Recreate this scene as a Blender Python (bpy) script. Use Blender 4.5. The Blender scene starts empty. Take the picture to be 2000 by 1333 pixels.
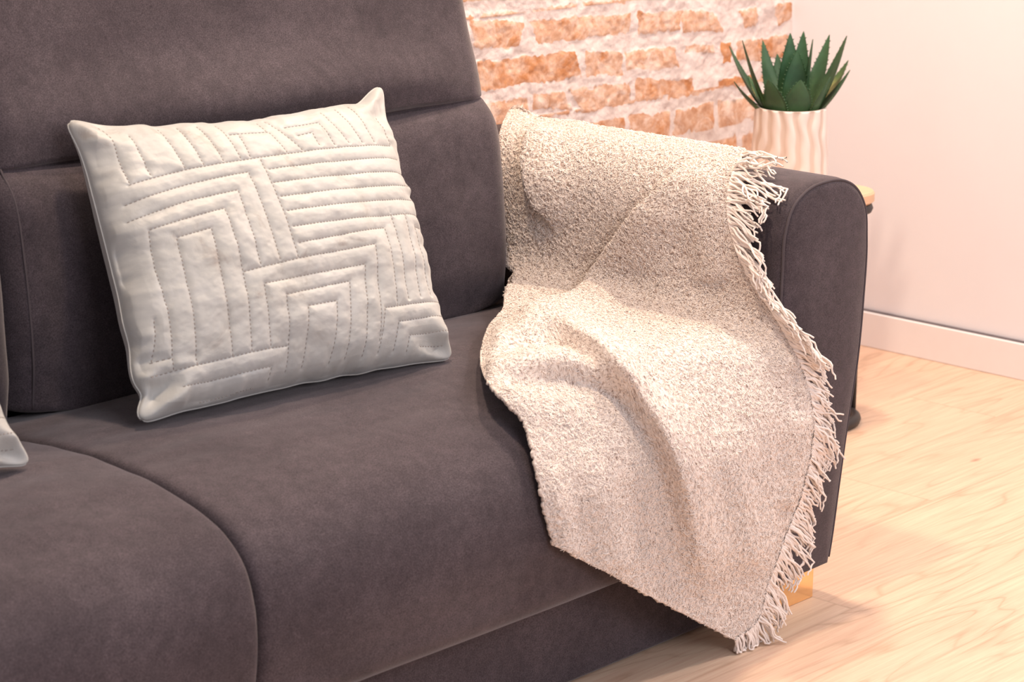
import bpy, bmesh, math, random
import numpy as np
from mathutils import Vector, Matrix

# ------------------------------------------------------------------ camera
F_PX = 4600.0
YAW, PITCH, ROLL = math.radians(46.9), math.radians(14.6), math.radians(0.5)
CAM = np.array([-2.6534, -1.8756, 1.22])
_fw = np.array([math.sin(YAW)*math.cos(PITCH), math.cos(YAW)*math.cos(PITCH), -math.sin(PITCH)])
_r = np.array([math.cos(YAW), -math.sin(YAW), 0.0])
_u = np.cross(_r, _fw)
RT = math.cos(ROLL)*_r + math.sin(ROLL)*_u
UP = np.cross(RT, _fw)
FW = _fw
sc = bpy.context.scene
cam = bpy.data.objects.new('camera', bpy.data.cameras.new('camera'))
sc.collection.objects.link(cam)
sc.camera = cam
cam.data.sensor_width = 36.0
cam.data.lens = F_PX/2000*36.0
cam.data.clip_start = 0.05
M = Matrix.Identity(4)
for i in range(3):
    M[i][0], M[i][1], M[i][2], M[i][3] = RT[i], UP[i], -FW[i], CAM[i]
cam.matrix_world = M
cam.data.dof.use_dof = True
cam.data.dof.focus_distance = 3.3
cam.data.dof.aperture_fstop = 9.0

# ------------------------------------------------------------------ light
sc.view_settings.view_transform = 'Standard'
sc.view_settings.look = 'None'
sc.view_settings.exposure = 0.0
sc.view_settings.gamma = 1.0
world = bpy.data.worlds.new('room_daylight')
sc.world = world
world.use_nodes = True
bg = world.node_tree.nodes['Background']
bg.inputs[0].default_value = (0.97, 0.93, 1.0, 1)
bg.inputs[1].default_value = 0.56

def area(name, loc, target, size, energy, col, size_y=None):
    l = bpy.data.lights.new(name, 'AREA')
    l.energy = energy
    l.color = col
    l.size = size
    if size_y:
        l.shape = 'RECTANGLE'
        l.size_y = size_y
    else:
        l.shape = 'DISK'
    o = bpy.data.objects.new(name, l)
    sc.collection.objects.link(o)
    o.location = loc
    d = Vector(target) - Vector(loc)
    o.rotation_euler = d.to_track_quat('-Z', 'Y').to_euler()
    return o

WARM = (1.0, 0.79, 0.60)
area('added_wall_fill', (0.50, 0.52, 2.45), (0.42, 0.50, 0.0), 0.16, 35, WARM)
area('added_wall_fill', (-0.75, 0.12, 2.45), (-0.75, 0.06, 0.0), 0.16, 32, WARM)
area('added_wall_fill', (1.0, -0.9, 2.45), (0.95, -0.8, 0.0), 0.2, 30, (1.0, 0.88, 0.82))  # unseen fill light, added to brighten the right wall and floor
area('window_daylight', (-1.7, -4.0, 2.5), (0.1, 0.2, 0.4), 2.0, 76, (0.93, 0.92, 1.0), 1.6)

# ------------------------------------------------------------------ helpers
rng = np.random.default_rng(7)
def px_dir(px, py):
    px = np.asarray(px, float); py = np.asarray(py, float)
    return (FW + ((px-1000)/F_PX)[..., None]*RT - ((py-666.5)/F_PX)[..., None]*UP)
def on(px, py, ax, val):
    d = px_dir(px, py)
    t = (val-CAM[ax])/d[..., ax]
    return CAM + d*t[..., None]

def _hash(ix, iy, iz, seed):
    h = (ix.astype(np.int64)*374761393 + iy.astype(np.int64)*668265263 + iz.astype(np.int64)*2147483647 + seed*974634777) & 0xffffffff
    h = ((h ^ (h >> 13))*1274126177) & 0xffffffff
    h = h ^ (h >> 16)
    return (h & 0xffff)/65535.0
def noise(x, y, z=0.0, seed=0):
    x, y, z = np.broadcast_arrays(np.asarray(x, float), np.asarray(y, float), np.asarray(z, float))
    ix, iy, iz = np.floor(x), np.floor(y), np.floor(z)
    fx, fy, fz = x-ix, y-iy, z-iz
    fx, fy, fz = fx*fx*(3-2*fx), fy*fy*(3-2*fy), fz*fz*(3-2*fz)
    r = 0
    for a in (0, 1):
        for b in (0, 1):
            for c in (0, 1):
                w = (fx if a else 1-fx)*(fy if b else 1-fy)*(fz if c else 1-fz)
                r = r + w*_hash(ix+a, iy+b, iz+c, seed)
    return r*2-1
def fbm(x, y, z=0.0, seed=0, octv=4):
    r, a = 0, 1.0
    for k in range(octv):
        r = r + a*noise(np.asarray(x)*2**k, np.asarray(y)*2**k, np.asarray(z)*2**k, seed+k*17)
        a *= 0.5
    return r/1.9
def seg_dist(X, Y, a, b):
    ax, ay = a; bx, by = b
    dx, dy = bx-ax, by-ay
    t = np.clip(((X-ax)*dx+(Y-ay)*dy)/(dx*dx+dy*dy+1e-12), 0, 1)
    return np.hypot(X-ax-t*dx, Y-ay-t*dy), t
def poly_dist(X, Y, pts):
    best = np.full(np.shape(X), 1e9); par = np.zeros(np.shape(X))
    n = len(pts)-1
    for i in range(n):
        d, t = seg_dist(X, Y, pts[i], pts[i+1])
        m = d < best
        best = np.where(m, d, best); par = np.where(m, (i+t)/n, par)
    return best, par
def sstep(a, b, x):
    t = np.clip((x-a)/(b-a), 0, 1)
    return t*t*(3-2*t)
def interp_curve(pts, t):
    """Catmull-like smooth curve through pts at chord-length parameter t in 0..1."""
    P = np.array(pts, float)
    d = np.r_[0, np.cumsum(np.linalg.norm(np.diff(P, axis=0), axis=1))]
    d /= d[-1]
    # monotone-ish cubic through finite differences
    m = np.gradient(P, d, axis=0)
    t = np.clip(np.asarray(t, float), 0, 1)
    i = np.clip(np.searchsorted(d, t, side='right')-1, 0, len(d)-2)
    h = (d[i+1]-d[i])[..., None]; s = ((t-d[i])/(d[i+1]-d[i]))[..., None]
    h00 = 2*s**3-3*s**2+1; h10 = s**3-2*s**2+s; h01 = -2*s**3+3*s**2; h11 = s**3-s**2
    return h00*P[i]+h10*h*m[i]+h01*P[i+1]+h11*h*m[i+1]

def mesh_obj(name, V, faces, mat=None, parent=None, smooth=True):
    me = bpy.data.meshes.new(name)
    V = np.asarray(V, float).reshape(-1, 3)
    if isinstance(faces, np.ndarray) and faces.ndim == 2:
        k = faces.shape[1]
        me.vertices.add(len(V)); me.vertices.foreach_set('co', V.ravel())
        me.loops.add(faces.size); me.loops.foreach_set('vertex_index', faces.ravel().astype(np.int32))
        me.polygons.add(len(faces)); me.polygons.foreach_set('loop_start', np.arange(len(faces), dtype=np.int32)*k)
        me.update(calc_edges=True); me.validate()
    else:
        me.from_pydata([tuple(v) for v in V], [], [tuple(f) for f in faces])
    me.polygons.foreach_set('use_smooth', np.full(len(me.polygons), bool(smooth)))
    me.update()
    o = bpy.data.objects.new(name, me)
    sc.collection.objects.link(o)
    if mat: me.materials.append(mat)
    if parent: o.parent = parent
    return o
def grid_faces(nu, nv, wrap_u=False, off=0, flip=False):
    """vertex index = i*nv + j, i<nu, j<nv"""
    I = np.arange(nu if wrap_u else nu-1); J = np.arange(nv-1)
    I, J = np.meshgrid(I, J, indexing='ij')
    a = I*nv+J; b = ((I+1) % nu)*nv+J
    f = np.stack([a, b, b+1, a+1], -1).reshape(-1, 4)+off
    return f[:, ::-1].copy() if flip else f
def attr(o, name, vals):
    a = o.data.attributes.new(name, 'FLOAT', 'POINT')
    a.data.foreach_set('value', np.asarray(vals, np.float32).ravel())
def tube_arrays(P, rad, seg=8, closed=False):
    P = np.asarray(P, float); n = len(P)
    rad = np.broadcast_to(np.asarray(rad, float), (n,))
    T = np.roll(P, -1, 0)-np.roll(P, 1, 0) if closed else np.gradient(P, axis=0)
    T /= np.linalg.norm(T, axis=1)[:, None]+1e-12
    N = np.zeros_like(P)
    ref = np.array([0, 0, 1.0]) if abs(T[0][2]) < .9 else np.array([1.0, 0, 0])
    v = np.cross(T[0], ref); v /= np.linalg.norm(v)
    for i in range(n):
        v = v-T[i]*(v@T[i]); v /= np.linalg.norm(v)+1e-12
        N[i] = v
    B = np.cross(T, N)
    a = np.linspace(0, 2*np.pi, seg, endpoint=False)
    V = P[:, None, :]+rad[:, None, None]*(np.cos(a)[None, :, None]*N[:, None, :]+np.sin(a)[None, :, None]*B[:, None, :])
    V = V.reshape(-1, 3)
    I = np.arange(n if closed else n-1)
    F = []
    for i in I:
        i2 = (i+1) % n
        for k in range(seg):
            F.append((i*seg+k, i*seg+(k+1) % seg, i2*seg+(k+1) % seg, i2*seg+k))
    return V, np.array(F)
def tube(name, P, rad, mat, parent=None, seg=8, closed=False):
    V, Fc = tube_arrays(P, rad, seg, closed)
    Fc = [tuple(f) for f in Fc]
    if not closed:
        Fc.append(tuple(range(seg))[::-1]); Fc.append(tuple(range(len(V)-seg, len(V))))
    return mesh_obj(name, V, Fc, mat, parent)
def join_arrays(lst):
    Vs, Fs, o = [], [], 0
    for V, Fc in lst:
        Vs.append(V); Fs.append(np.asarray(Fc)+o); o += len(V)
    return np.concatenate(Vs), np.concatenate(Fs)
def empty(name, loc, label=None, cat=None, group=None):
    o = bpy.data.objects.new(name, None)
    sc.collection.objects.link(o)
    o.location = loc
    o.empty_display_size = 0.05
    tag(o, label, cat, group)
    return o
def tag(o, label=None, cat=None, group=None, kind=None):
    if label: o['label'] = label
    if cat: o['category'] = cat
    if group: o['group'] = group
    if kind: o['kind'] = kind
    return o
def reparent(o, root):
    """children meshes are built in world space; keep them there under an Empty"""
    o.parent = root
    o.matrix_parent_inverse = Matrix.Translation(-Vector(root.location))
    return o

# ------------------------------------------------------------------ materials
def new_mat(name):
    m = bpy.data.materials.new(name); m.use_nodes = True
    nt = m.node_tree
    return m, nt, nt.nodes['Principled BSDF']
def N(nt, t, **kw):
    n = nt.nodes.new(t)
    for k, v in kw.items():
        if k.startswith('i_'):
            n.inputs[k[2:].replace('_', ' ')].default_value = v
        else:
            setattr(n, k, v)
    return n
def ramp(nt, stops, fac):
    r = nt.nodes.new('ShaderNodeValToRGB')
    el = r.color_ramp.elements
    while len(el) < len(stops): el.new(0.5)
    for e, (p, c) in zip(el, stops):
        e.position = p
        e.color = (*c, 1) if len(c) == 3 else c
    nt.links.new(fac, r.inputs[0])
    return r
def bump(nt, height, strength, dist, prev=None):
    b = nt.nodes.new('ShaderNodeBump')
    b.inputs['Strength'].default_value = strength
    b.inputs['Distance'].default_value = dist
    nt.links.new(height, b.inputs['Height'])
    if prev: nt.links.new(prev.outputs[0], b.inputs['Normal'])
    return b
def coords(nt, kind='Object', scale=(1, 1, 1)):
    tc = nt.nodes.new('ShaderNodeTexCoord')
    mp = nt.nodes.new('ShaderNodeMapping')
    mp.inputs['Scale'].default_value = scale
    nt.links.new(tc.outputs[kind], mp.inputs[0])
    return mp.outputs[0]
def nz(nt, vec, scale, detail=3, rough=0.55, dist=0.0):
    n = nt.nodes.new('ShaderNodeTexNoise')
    n.inputs['Scale'].default_value = scale
    n.inputs['Detail'].default_value = detail
    n.inputs['Roughness'].default_value = rough
    n.inputs['Distortion'].default_value = dist
    nt.links.new(vec, n.inputs['Vector'])
    return n
def mix(nt, fac, a, b, mode='MIX'):
    m = nt.nodes.new('ShaderNodeMix'); m.data_type = 'RGBA'; m.blend_type = mode
    for s, v in ((m.inputs[0], fac), (m.inputs[6], a), (m.inputs[7], b)):
        if hasattr(v, 'is_linked'): nt.links.new(v, s)
        elif isinstance(v, (int, float)): s.default_value = v
        else: s.default_value = (*v, 1)
    return m.outputs[2]
def mth(nt, op, a, b=0.0, c=0.0):
    m = nt.nodes.new('ShaderNodeMath'); m.operation = op
    for s, v in zip(m.inputs, (a, b, c)):
        if hasattr(v, 'is_linked'): nt.links.new(v, s)
        else: s.default_value = v
    return m.outputs[0]

def mat_velvet():
    m, nt, b = new_mat('sofa_velvet')
    v = coords(nt)
    big = nz(nt, v, 7, 4, .6, .4)
    mid = nz(nt, v, 60, 3, .6)
    fine = nz(nt, v, 620, 3, .8)
    c = ramp(nt, [(.3, (.046, .0355, .0405)), (.7, (.070, .0555, .0615))], big.outputs[0]).outputs[0]
    c = mix(nt, .5, c, ramp(nt, [(.3, (.35, .35, .36)), (.7, (.66, .64, .65))], mid.outputs[0]).outputs[0], 'OVERLAY')
    c = mix(nt, .8, c, ramp(nt, [(.30, (.12, .12, .12)), (.70, (.88, .87, .87))], fine.outputs[0]).outputs[0], 'OVERLAY')
    nt.links.new(c, b.inputs['Base Color'])
    b.inputs['Roughness'].default_value = .85
    b.inputs['Specular IOR Level'].default_value = .2
    b.inputs['Sheen Weight'].default_value = .24
    b.inputs['Sheen Roughness'].default_value = .4
    b.inputs['Sheen Tint'].default_value = (1, .93, .92, 1)
    b1 = bump(nt, fine.outputs[0], .35, .0008)
    b2 = bump(nt, big.outputs[0], .25, .006, b1)
    nt.links.new(b2.outputs[0], b.inputs['Normal'])
    return m
def simple(name, col, rough=.6, metal=0.0, spec=.5, bscale=0, bstr=.2, bdist=.001, var=.08):
    m, nt, b = new_mat(name)
    v = coords(nt)
    n = nz(nt, v, bscale or 40, 4)
    lo = tuple(max(0, x*(1-var)) for x in col); hi = tuple(min(1, x*(1+var)) for x in col)
    nt.links.new(ramp(nt, [(.3, lo), (.7, hi)], n.outputs[0]).outputs[0], b.inputs['Base Color'])
    b.inputs['Roughness'].default_value = rough
    b.inputs['Metallic'].default_value = metal
    b.inputs['Specular IOR Level'].default_value = spec
    if bscale:
        nt.links.new(bump(nt, n.outputs[0], bstr, bdist).outputs[0], b.inputs['Normal'])
    return m
def mat_satin():
    m, nt, b = new_mat('quilted_velvet_satin')
    v = coords(nt)
    big = nz(nt, v, 14, 5, .65, .8)
    fine = nz(nt, v, 700, 2)
    c = ramp(nt, [(.30, (.345, .315, .285)), (.40, (.435, .425, .395)), (.7, (.475, .468, .445))], big.outputs[0]).outputs[0]
    nt.links.new(c, b.inputs['Base Color'])
    b.inputs['Roughness'].default_value = .5
    b.inputs['Specular IOR Level'].default_value = .35
    b.inputs['Sheen Weight'].default_value = .35
    b.inputs['Sheen Roughness'].default_value = .35
    nt.links.new(bump(nt, fine.outputs[0], .12, .0005, bump(nt, big.outputs[0], .25, .004)).outputs[0], b.inputs['Normal'])
    return m
def mat_boucle():
    m, nt, b = new_mat('boucle_wool')
    uv = coords(nt, 'UV')
    def thread(sx, sy, sc_):
        mp = nt.nodes.new('ShaderNodeMapping'); mp.inputs['Scale'].default_value = (sx, sy, 1)
        nt.links.new(uv, mp.inputs[0])
        return nz(nt, mp.outputs[0], sc_, 2, .6, .6)
    a = thread(1, .3, 420); c_ = thread(.3, 1, 420)
    loops = nt.nodes.new('ShaderNodeTexVoronoi'); loops.inputs['Scale'].default_value = 260
    nt.links.new(uv, loops.inputs['Vector'])
    h = mth(nt, 'ADD', a.outputs[0], c_.outputs[0])
    h = mth(nt, 'MULTIPLY', h, .5)
    h2 = mth(nt, 'SUBTRACT', h, mth(nt, 'MULTIPLY', loops.outputs[0], .22))
    at = nt.nodes.new('ShaderNodeAttribute'); at.attribute_name = 'open_weave'
    # gaps between the yarns (wider where the cloth hangs stretched)
    thr = mth(nt, 'SUBTRACT', h2, mth(nt, 'MULTIPLY', at.outputs['Fac'], .07))
    c = ramp(nt, [(.20, (.26, .18, .145)), (.29, (.50, .40, .34)), (.38, (.75, .645, .575)), (.6, (.83, .74, .67))], thr).outputs[0]
    big = nz(nt, uv, 9, 3)
    c = mix(nt, .35, c, ramp(nt, [(.3, (.46, .44, .42)), (.7, (.54, .53, .53))], big.outputs[0]).outputs[0], 'OVERLAY')
    nt.links.new(c, b.inputs['Base Color'])
    b.inputs['Roughness'].default_value = .95
    b.inputs['Specular IOR Level'].default_value = .1
    b.inputs['Sheen Weight'].default_value = .3
    b.inputs['Sheen Roughness'].default_value = .6
    nt.links.new(bump(nt, h2, .8, .003).outputs[0], b.inputs['Normal'])
    return m
def mat_floor():
    m, nt, b = new_mat('oak_laminate')
    v = coords(nt)
    sep = nt.nodes.new('ShaderNodeSeparateXYZ'); nt.links.new(v, sep.inputs[0])
    PW = 0.19
    row = mth(nt, 'FLOOR', mth(nt, 'DIVIDE', mth(nt, 'ADD', sep.outputs[1], .065), PW))
    fy = mth(nt, 'FRACT', mth(nt, 'DIVIDE', mth(nt, 'ADD', sep.outputs[1], .065), PW))
    shift = mth(nt, 'MULTIPLY', mth(nt, 'FRACT', mth(nt, 'MULTIPLY', row, .618)), 1.3)
    xx = mth(nt, 'DIVIDE', mth(nt, 'ADD', sep.outputs[0], shift), 1.3)
    colid = mth(nt, 'FLOOR', xx); fx = mth(nt, 'FRACT', xx)
    pid = mth(nt, 'ADD', mth(nt, 'MULTIPLY', row, 3.7), mth(nt, 'MULTIPLY', colid, 7.3))
    comb = nt.nodes.new('ShaderNodeCombineXYZ')
    nt.links.new(mth(nt, 'ADD', mth(nt, 'MULTIPLY', sep.outputs[0], .16), mth(nt, 'MULTIPLY', pid, 1.7)), comb.inputs[0])
    nt.links.new(sep.outputs[1], comb.inputs[1]); nt.links.new(pid, comb.inputs[2])
    rings = nz(nt, comb.outputs[0], 7.5, 2, .5, .3)
    w = mth(nt, 'FRACT', mth(nt, 'MULTIPLY', rings.outputs[0], 13))
    tri = mth(nt, 'ABSOLUTE', mth(nt, 'SUBTRACT', w, .5))
    comb2 = nt.nodes.new('ShaderNodeCombineXYZ')
    nt.links.new(mth(nt, 'ADD', mth(nt, 'MULTIPLY', sep.outputs[0], .035), pid), comb2.inputs[0])
    nt.links.new(sep.outputs[1], comb2.inputs[1]); nt.links.new(pid, comb2.inputs[2])
    fib = nz(nt, comb2.outputs[0], 160, 4, .7)
    c = ramp(nt, [(.0, (.52, .34, .235)), (.10, (.64, .45, .325)), (.5, (.68, .495, .365))], tri).outputs[0]
    fade = nz(nt, v, 3.0, 2)
    c = mix(nt, ramp(nt, [(.35, (.15,)*3), (.6, (.9,)*3)], fade.outputs[0]).outputs[0], (.68, .49, .36), c)
    c = mix(nt, .55, c, ramp(nt, [(.3, (.36, .34, .32)), (.65, (.58, .58, .58))], fib.outputs[0]).outputs[0], 'OVERLAY')
    tone = nt.nodes.new('ShaderNodeTexWhiteNoise'); tone.noise_dimensions = '1D'; nt.links.new(pid, tone.inputs['W'])
    c = mix(nt, .3, c, ramp(nt, [(0, (.42, .40, .39)), (1, (.56, .56, .56))], tone.outputs[0]).outputs[0], 'OVERLAY')
    # knots
    kv = nt.nodes.new('ShaderNodeMapping'); kv.inputs['Scale'].default_value = (1.0, 2.2, 1); nt.links.new(v, kv.inputs[0])
    kn = nt.nodes.new('ShaderNodeTexVoronoi'); kn.inputs['Scale'].default_value = 2.6; kn.inputs['Randomness'].default_value = 1
    nt.links.new(kv.outputs[0], kn.inputs['Vector'])
    kf = ramp(nt, [(.012, (1,)*3), (.05, (0,)*3)], kn.outputs[0]).outputs[0]
    c = mix(nt, mth(nt, 'MULTIPLY', kf, .75), c, (.26, .13, .085))
    # joints between the boards
    ed = mth(nt, 'MINIMUM', mth(nt, 'MULTIPLY', mth(nt, 'MINIMUM', fy, mth(nt, 'SUBTRACT', 1, fy)), PW),
             mth(nt, 'MULTIPLY', mth(nt, 'MINIMUM', fx, mth(nt, 'SUBTRACT', 1, fx)), 1.3))
    jf = ramp(nt, [(.0004, (1,)*3), (.0012, (0,)*3)], ed).outputs[0]
    c = mix(nt, mth(nt, 'MULTIPLY', jf, .35), c, (.36, .22, .14))
    nt.links.new(c, b.inputs['Base Color'])
    b.inputs['Roughness'].default_value = .42
    b.inputs['Specular IOR Level'].default_value = .35
    nt.links.new(bump(nt, fib.outputs[0], .12, .0006).outputs[0], b.inputs['Normal'])
    return m
def mat_brick():
    m, nt, b = new_mat('old_brick_and_lime_mortar')
    v = coords(nt)
    at = nt.nodes.new('ShaderNodeAttribute'); at.attribute_name = 'brick'
    tn = nt.nodes.new('ShaderNodeAttribute'); tn.attribute_name = 'tone'
    n1 = nz(nt, v, 22, 6, .65, .5); n2 = nz(nt, v, 120, 4, .7); n3 = nz(nt, v, 55, 3, .6)
    mor = ramp(nt, [(.3, (.56, .46, .43)), (.5, (.67, .585, .555)), (.7, (.73, .66, .635))], n1.outputs[0]).outputs[0]
    mor = mix(nt, .5, mor, ramp(nt, [(.3, (.42,)*3), (.65, (.56,)*3)], n2.outputs[0]).outputs[0], 'OVERLAY')
    pale = ramp(nt, [(.3, (.48, .26, .16)), (.55, (.60, .38, .27)), (.7, (.66, .48, .38))], n3.outputs[0]).outputs[0]
    deep = ramp(nt, [(.3, (.40, .16, .065)), (.6, (.54, .26, .125))], n3.outputs[0]).outputs[0]
    f = mth(nt, 'ADD', tn.outputs['Fac'], mth(nt, 'MULTIPLY', mth(nt, 'SUBTRACT', n1.outputs[0], .5), 3.2))
    br = mix(nt, ramp(nt, [(.3, (0,)*3), (.75, (1,)*3)], f).outputs[0], pale, deep)
    # white lime smears over the bricks, dark pits
    sm = ramp(nt, [(.47, (0,)*3), (.64, (1,)*3)], nz(nt, v, 26, 6, .65, 1.0).outputs[0]).outputs[0]
    sm = mth(nt, 'MULTIPLY', sm, mth(nt, 'SUBTRACT', .85, tn.outputs['Fac']))
    br = mix(nt, sm, br, (.74, .60, .52))
    pit = ramp(nt, [(.69, (0,)*3), (.73, (1,)*3)], n2.outputs[0]).outputs[0]
    br = mix(nt, mth(nt, 'MULTIPLY', pit, .6), br, (.22, .09, .05))
    fc = ramp(nt, [(.4, (0,)*3), (.6, (1,)*3)], mth(nt, 'ADD', at.outputs['Fac'], mth(nt, 'MULTIPLY', mth(nt, 'SUBTRACT', n2.outputs[0], .5), .35))).outputs[0]
    c = mix(nt, fc, mor, br)
    ck = nt.nodes.new('ShaderNodeAttribute'); ck.attribute_name = 'crack'
    c = mix(nt, mth(nt, 'MULTIPLY', ck.outputs['Fac'], .8), c, (.20, .10, .06))
    nt.links.new(c, b.inputs['Base Color'])
    b.inputs['Roughness'].default_value = .9
    b.inputs['Specular IOR Level'].default_value = .2
    nt.links.new(bump(nt, n2.outputs[0], .5, .003, bump(nt, n1.outputs[0], .5, .008)).outputs[0], b.inputs['Normal'])
    return m
def mat_leaf(pale=False):
    m, nt, b = new_mat('agave_leaf_pale_back' if pale else 'agave_leaf')
    at = nt.nodes.new('ShaderNodeAttribute'); at.attribute_name = 'along'
    v = coords(nt)
    n = nz(nt, v, 60, 4)
    c = ramp(nt, [(0, (.30, .36, .12)), (.18, (.05, .11, .035)), (.6, (.018, .066, .026)), (1, (.035, .10, .042))], at.outputs['Fac']).outputs[0]
    if pale: c = ramp(nt, [(0, (.55, .46, .20)), (.55, (.50, .44, .18)), (.75, (.10, .17, .06)), (1, (.04, .11, .05))], at.outputs['Fac']).outputs[0]
    c = mix(nt, .5, c, ramp(nt, [(.3, (.3,)*3), (.7, (.68,)*3)], n.outputs[0]).outputs[0], 'OVERLAY')
    nt.links.new(c, b.inputs['Base Color'])
    b.inputs['Roughness'].default_value = .5
    nt.links.new(bump(nt, n.outputs[0], .15, .001).outputs[0], b.inputs['Normal'])
    return m
def mat_pot():
    m, nt, b = new_mat('fluted_ceramic')
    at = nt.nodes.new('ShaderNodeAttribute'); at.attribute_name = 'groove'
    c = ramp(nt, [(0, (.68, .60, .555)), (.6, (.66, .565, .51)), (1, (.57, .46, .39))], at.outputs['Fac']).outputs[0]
    nt.links.new(c, b.inputs['Base Color'])
    b.inputs['Roughness'].default_value = .55
    return m

VELVET = mat_velvet()
SATIN = mat_satin()
BOUCLE = mat_boucle()
YARN = simple('wool_yarn', (.86, .76, .69), .95, spec=.1, bscale=900, bstr=.6, bdist=.001)
THREAD = simple('stitching_thread', (.27, .235, .21), .8)
PIPING = simple('velvet_piping', (.078, .063, .068), .85, spec=.2)
GOLD = simple('polished_brass', (.95, .66, .36), .16, metal=1.0, var=.02)
OAK = simple('table_oak', (.66, .42, .26), .45, bscale=30)
BLACK = simple('black_steel', (.025, .022, .023), .5)
PAINT = simple('white_wall_paint', (.775, .76, .79), .8, spec=.2, bscale=5, bstr=.05, var=.015)
SKIRT = simple('white_skirting_paint', (.80, .765, .77), .45, var=.01)
SOIL = simple('dark_soil', (.03, .022, .016), .95, bscale=300, bstr=.8, bdist=.003)

# ------------------------------------------------------------------ room
WX, WY = 1.26, 1.008
def box_arrays(x0, x1, y0, y1, z0, z1):
    V = [(x, y, z) for x in (x0, x1) for y in (y0, y1) for z in (z0, z1)]
    Fc = [(0, 1, 3, 2), (4, 6, 7, 5), (0, 4, 5, 1), (2, 3, 7, 6), (0, 2, 6, 4), (1, 5, 7, 3)]
    return np.array(V, float), np.array(Fc)
def box(name, x0, x1, y0, y1, z0, z1, mat, bevel=0, parent=None, seg=3):
    V, Fc = box_arrays(x0, x1, y0, y1, z0, z1)
    o = mesh_obj(name, V, Fc, mat, None, smooth=bool(bevel))
    if parent: reparent(o, parent)
    if bevel:
        md = o.modifiers.new('bevel', 'BEVEL'); md.width = bevel; md.segments = seg
        o.modifiers.new('wn', 'WEIGHTED_NORMAL')
    return o
fl = box('floor', -4.0, WX+.12, -4.5, WY+.15, -.05, 0, mat_floor()); tag(fl, kind='structure')
tg_ = box('gap_shade_strip_1', WX-.006, WX, -4.5, WY-.02, .072, .0755, simple('painted_gap_shade', (.16, .14, .15), .9)); tag(tg_, kind='structure')  # dark strip coloured in as the shade line above the skirting
wr = box('wall_right', WX, WX+.12, -4.5, WY+.15, 0, 2.6, PAINT); tag(wr, kind='structure')
bb = box('baseboard_right', WX-.014, WX, -4.5, WY-.02, 0, .072, SKIRT, .002); tag(bb, kind='structure')

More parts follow.
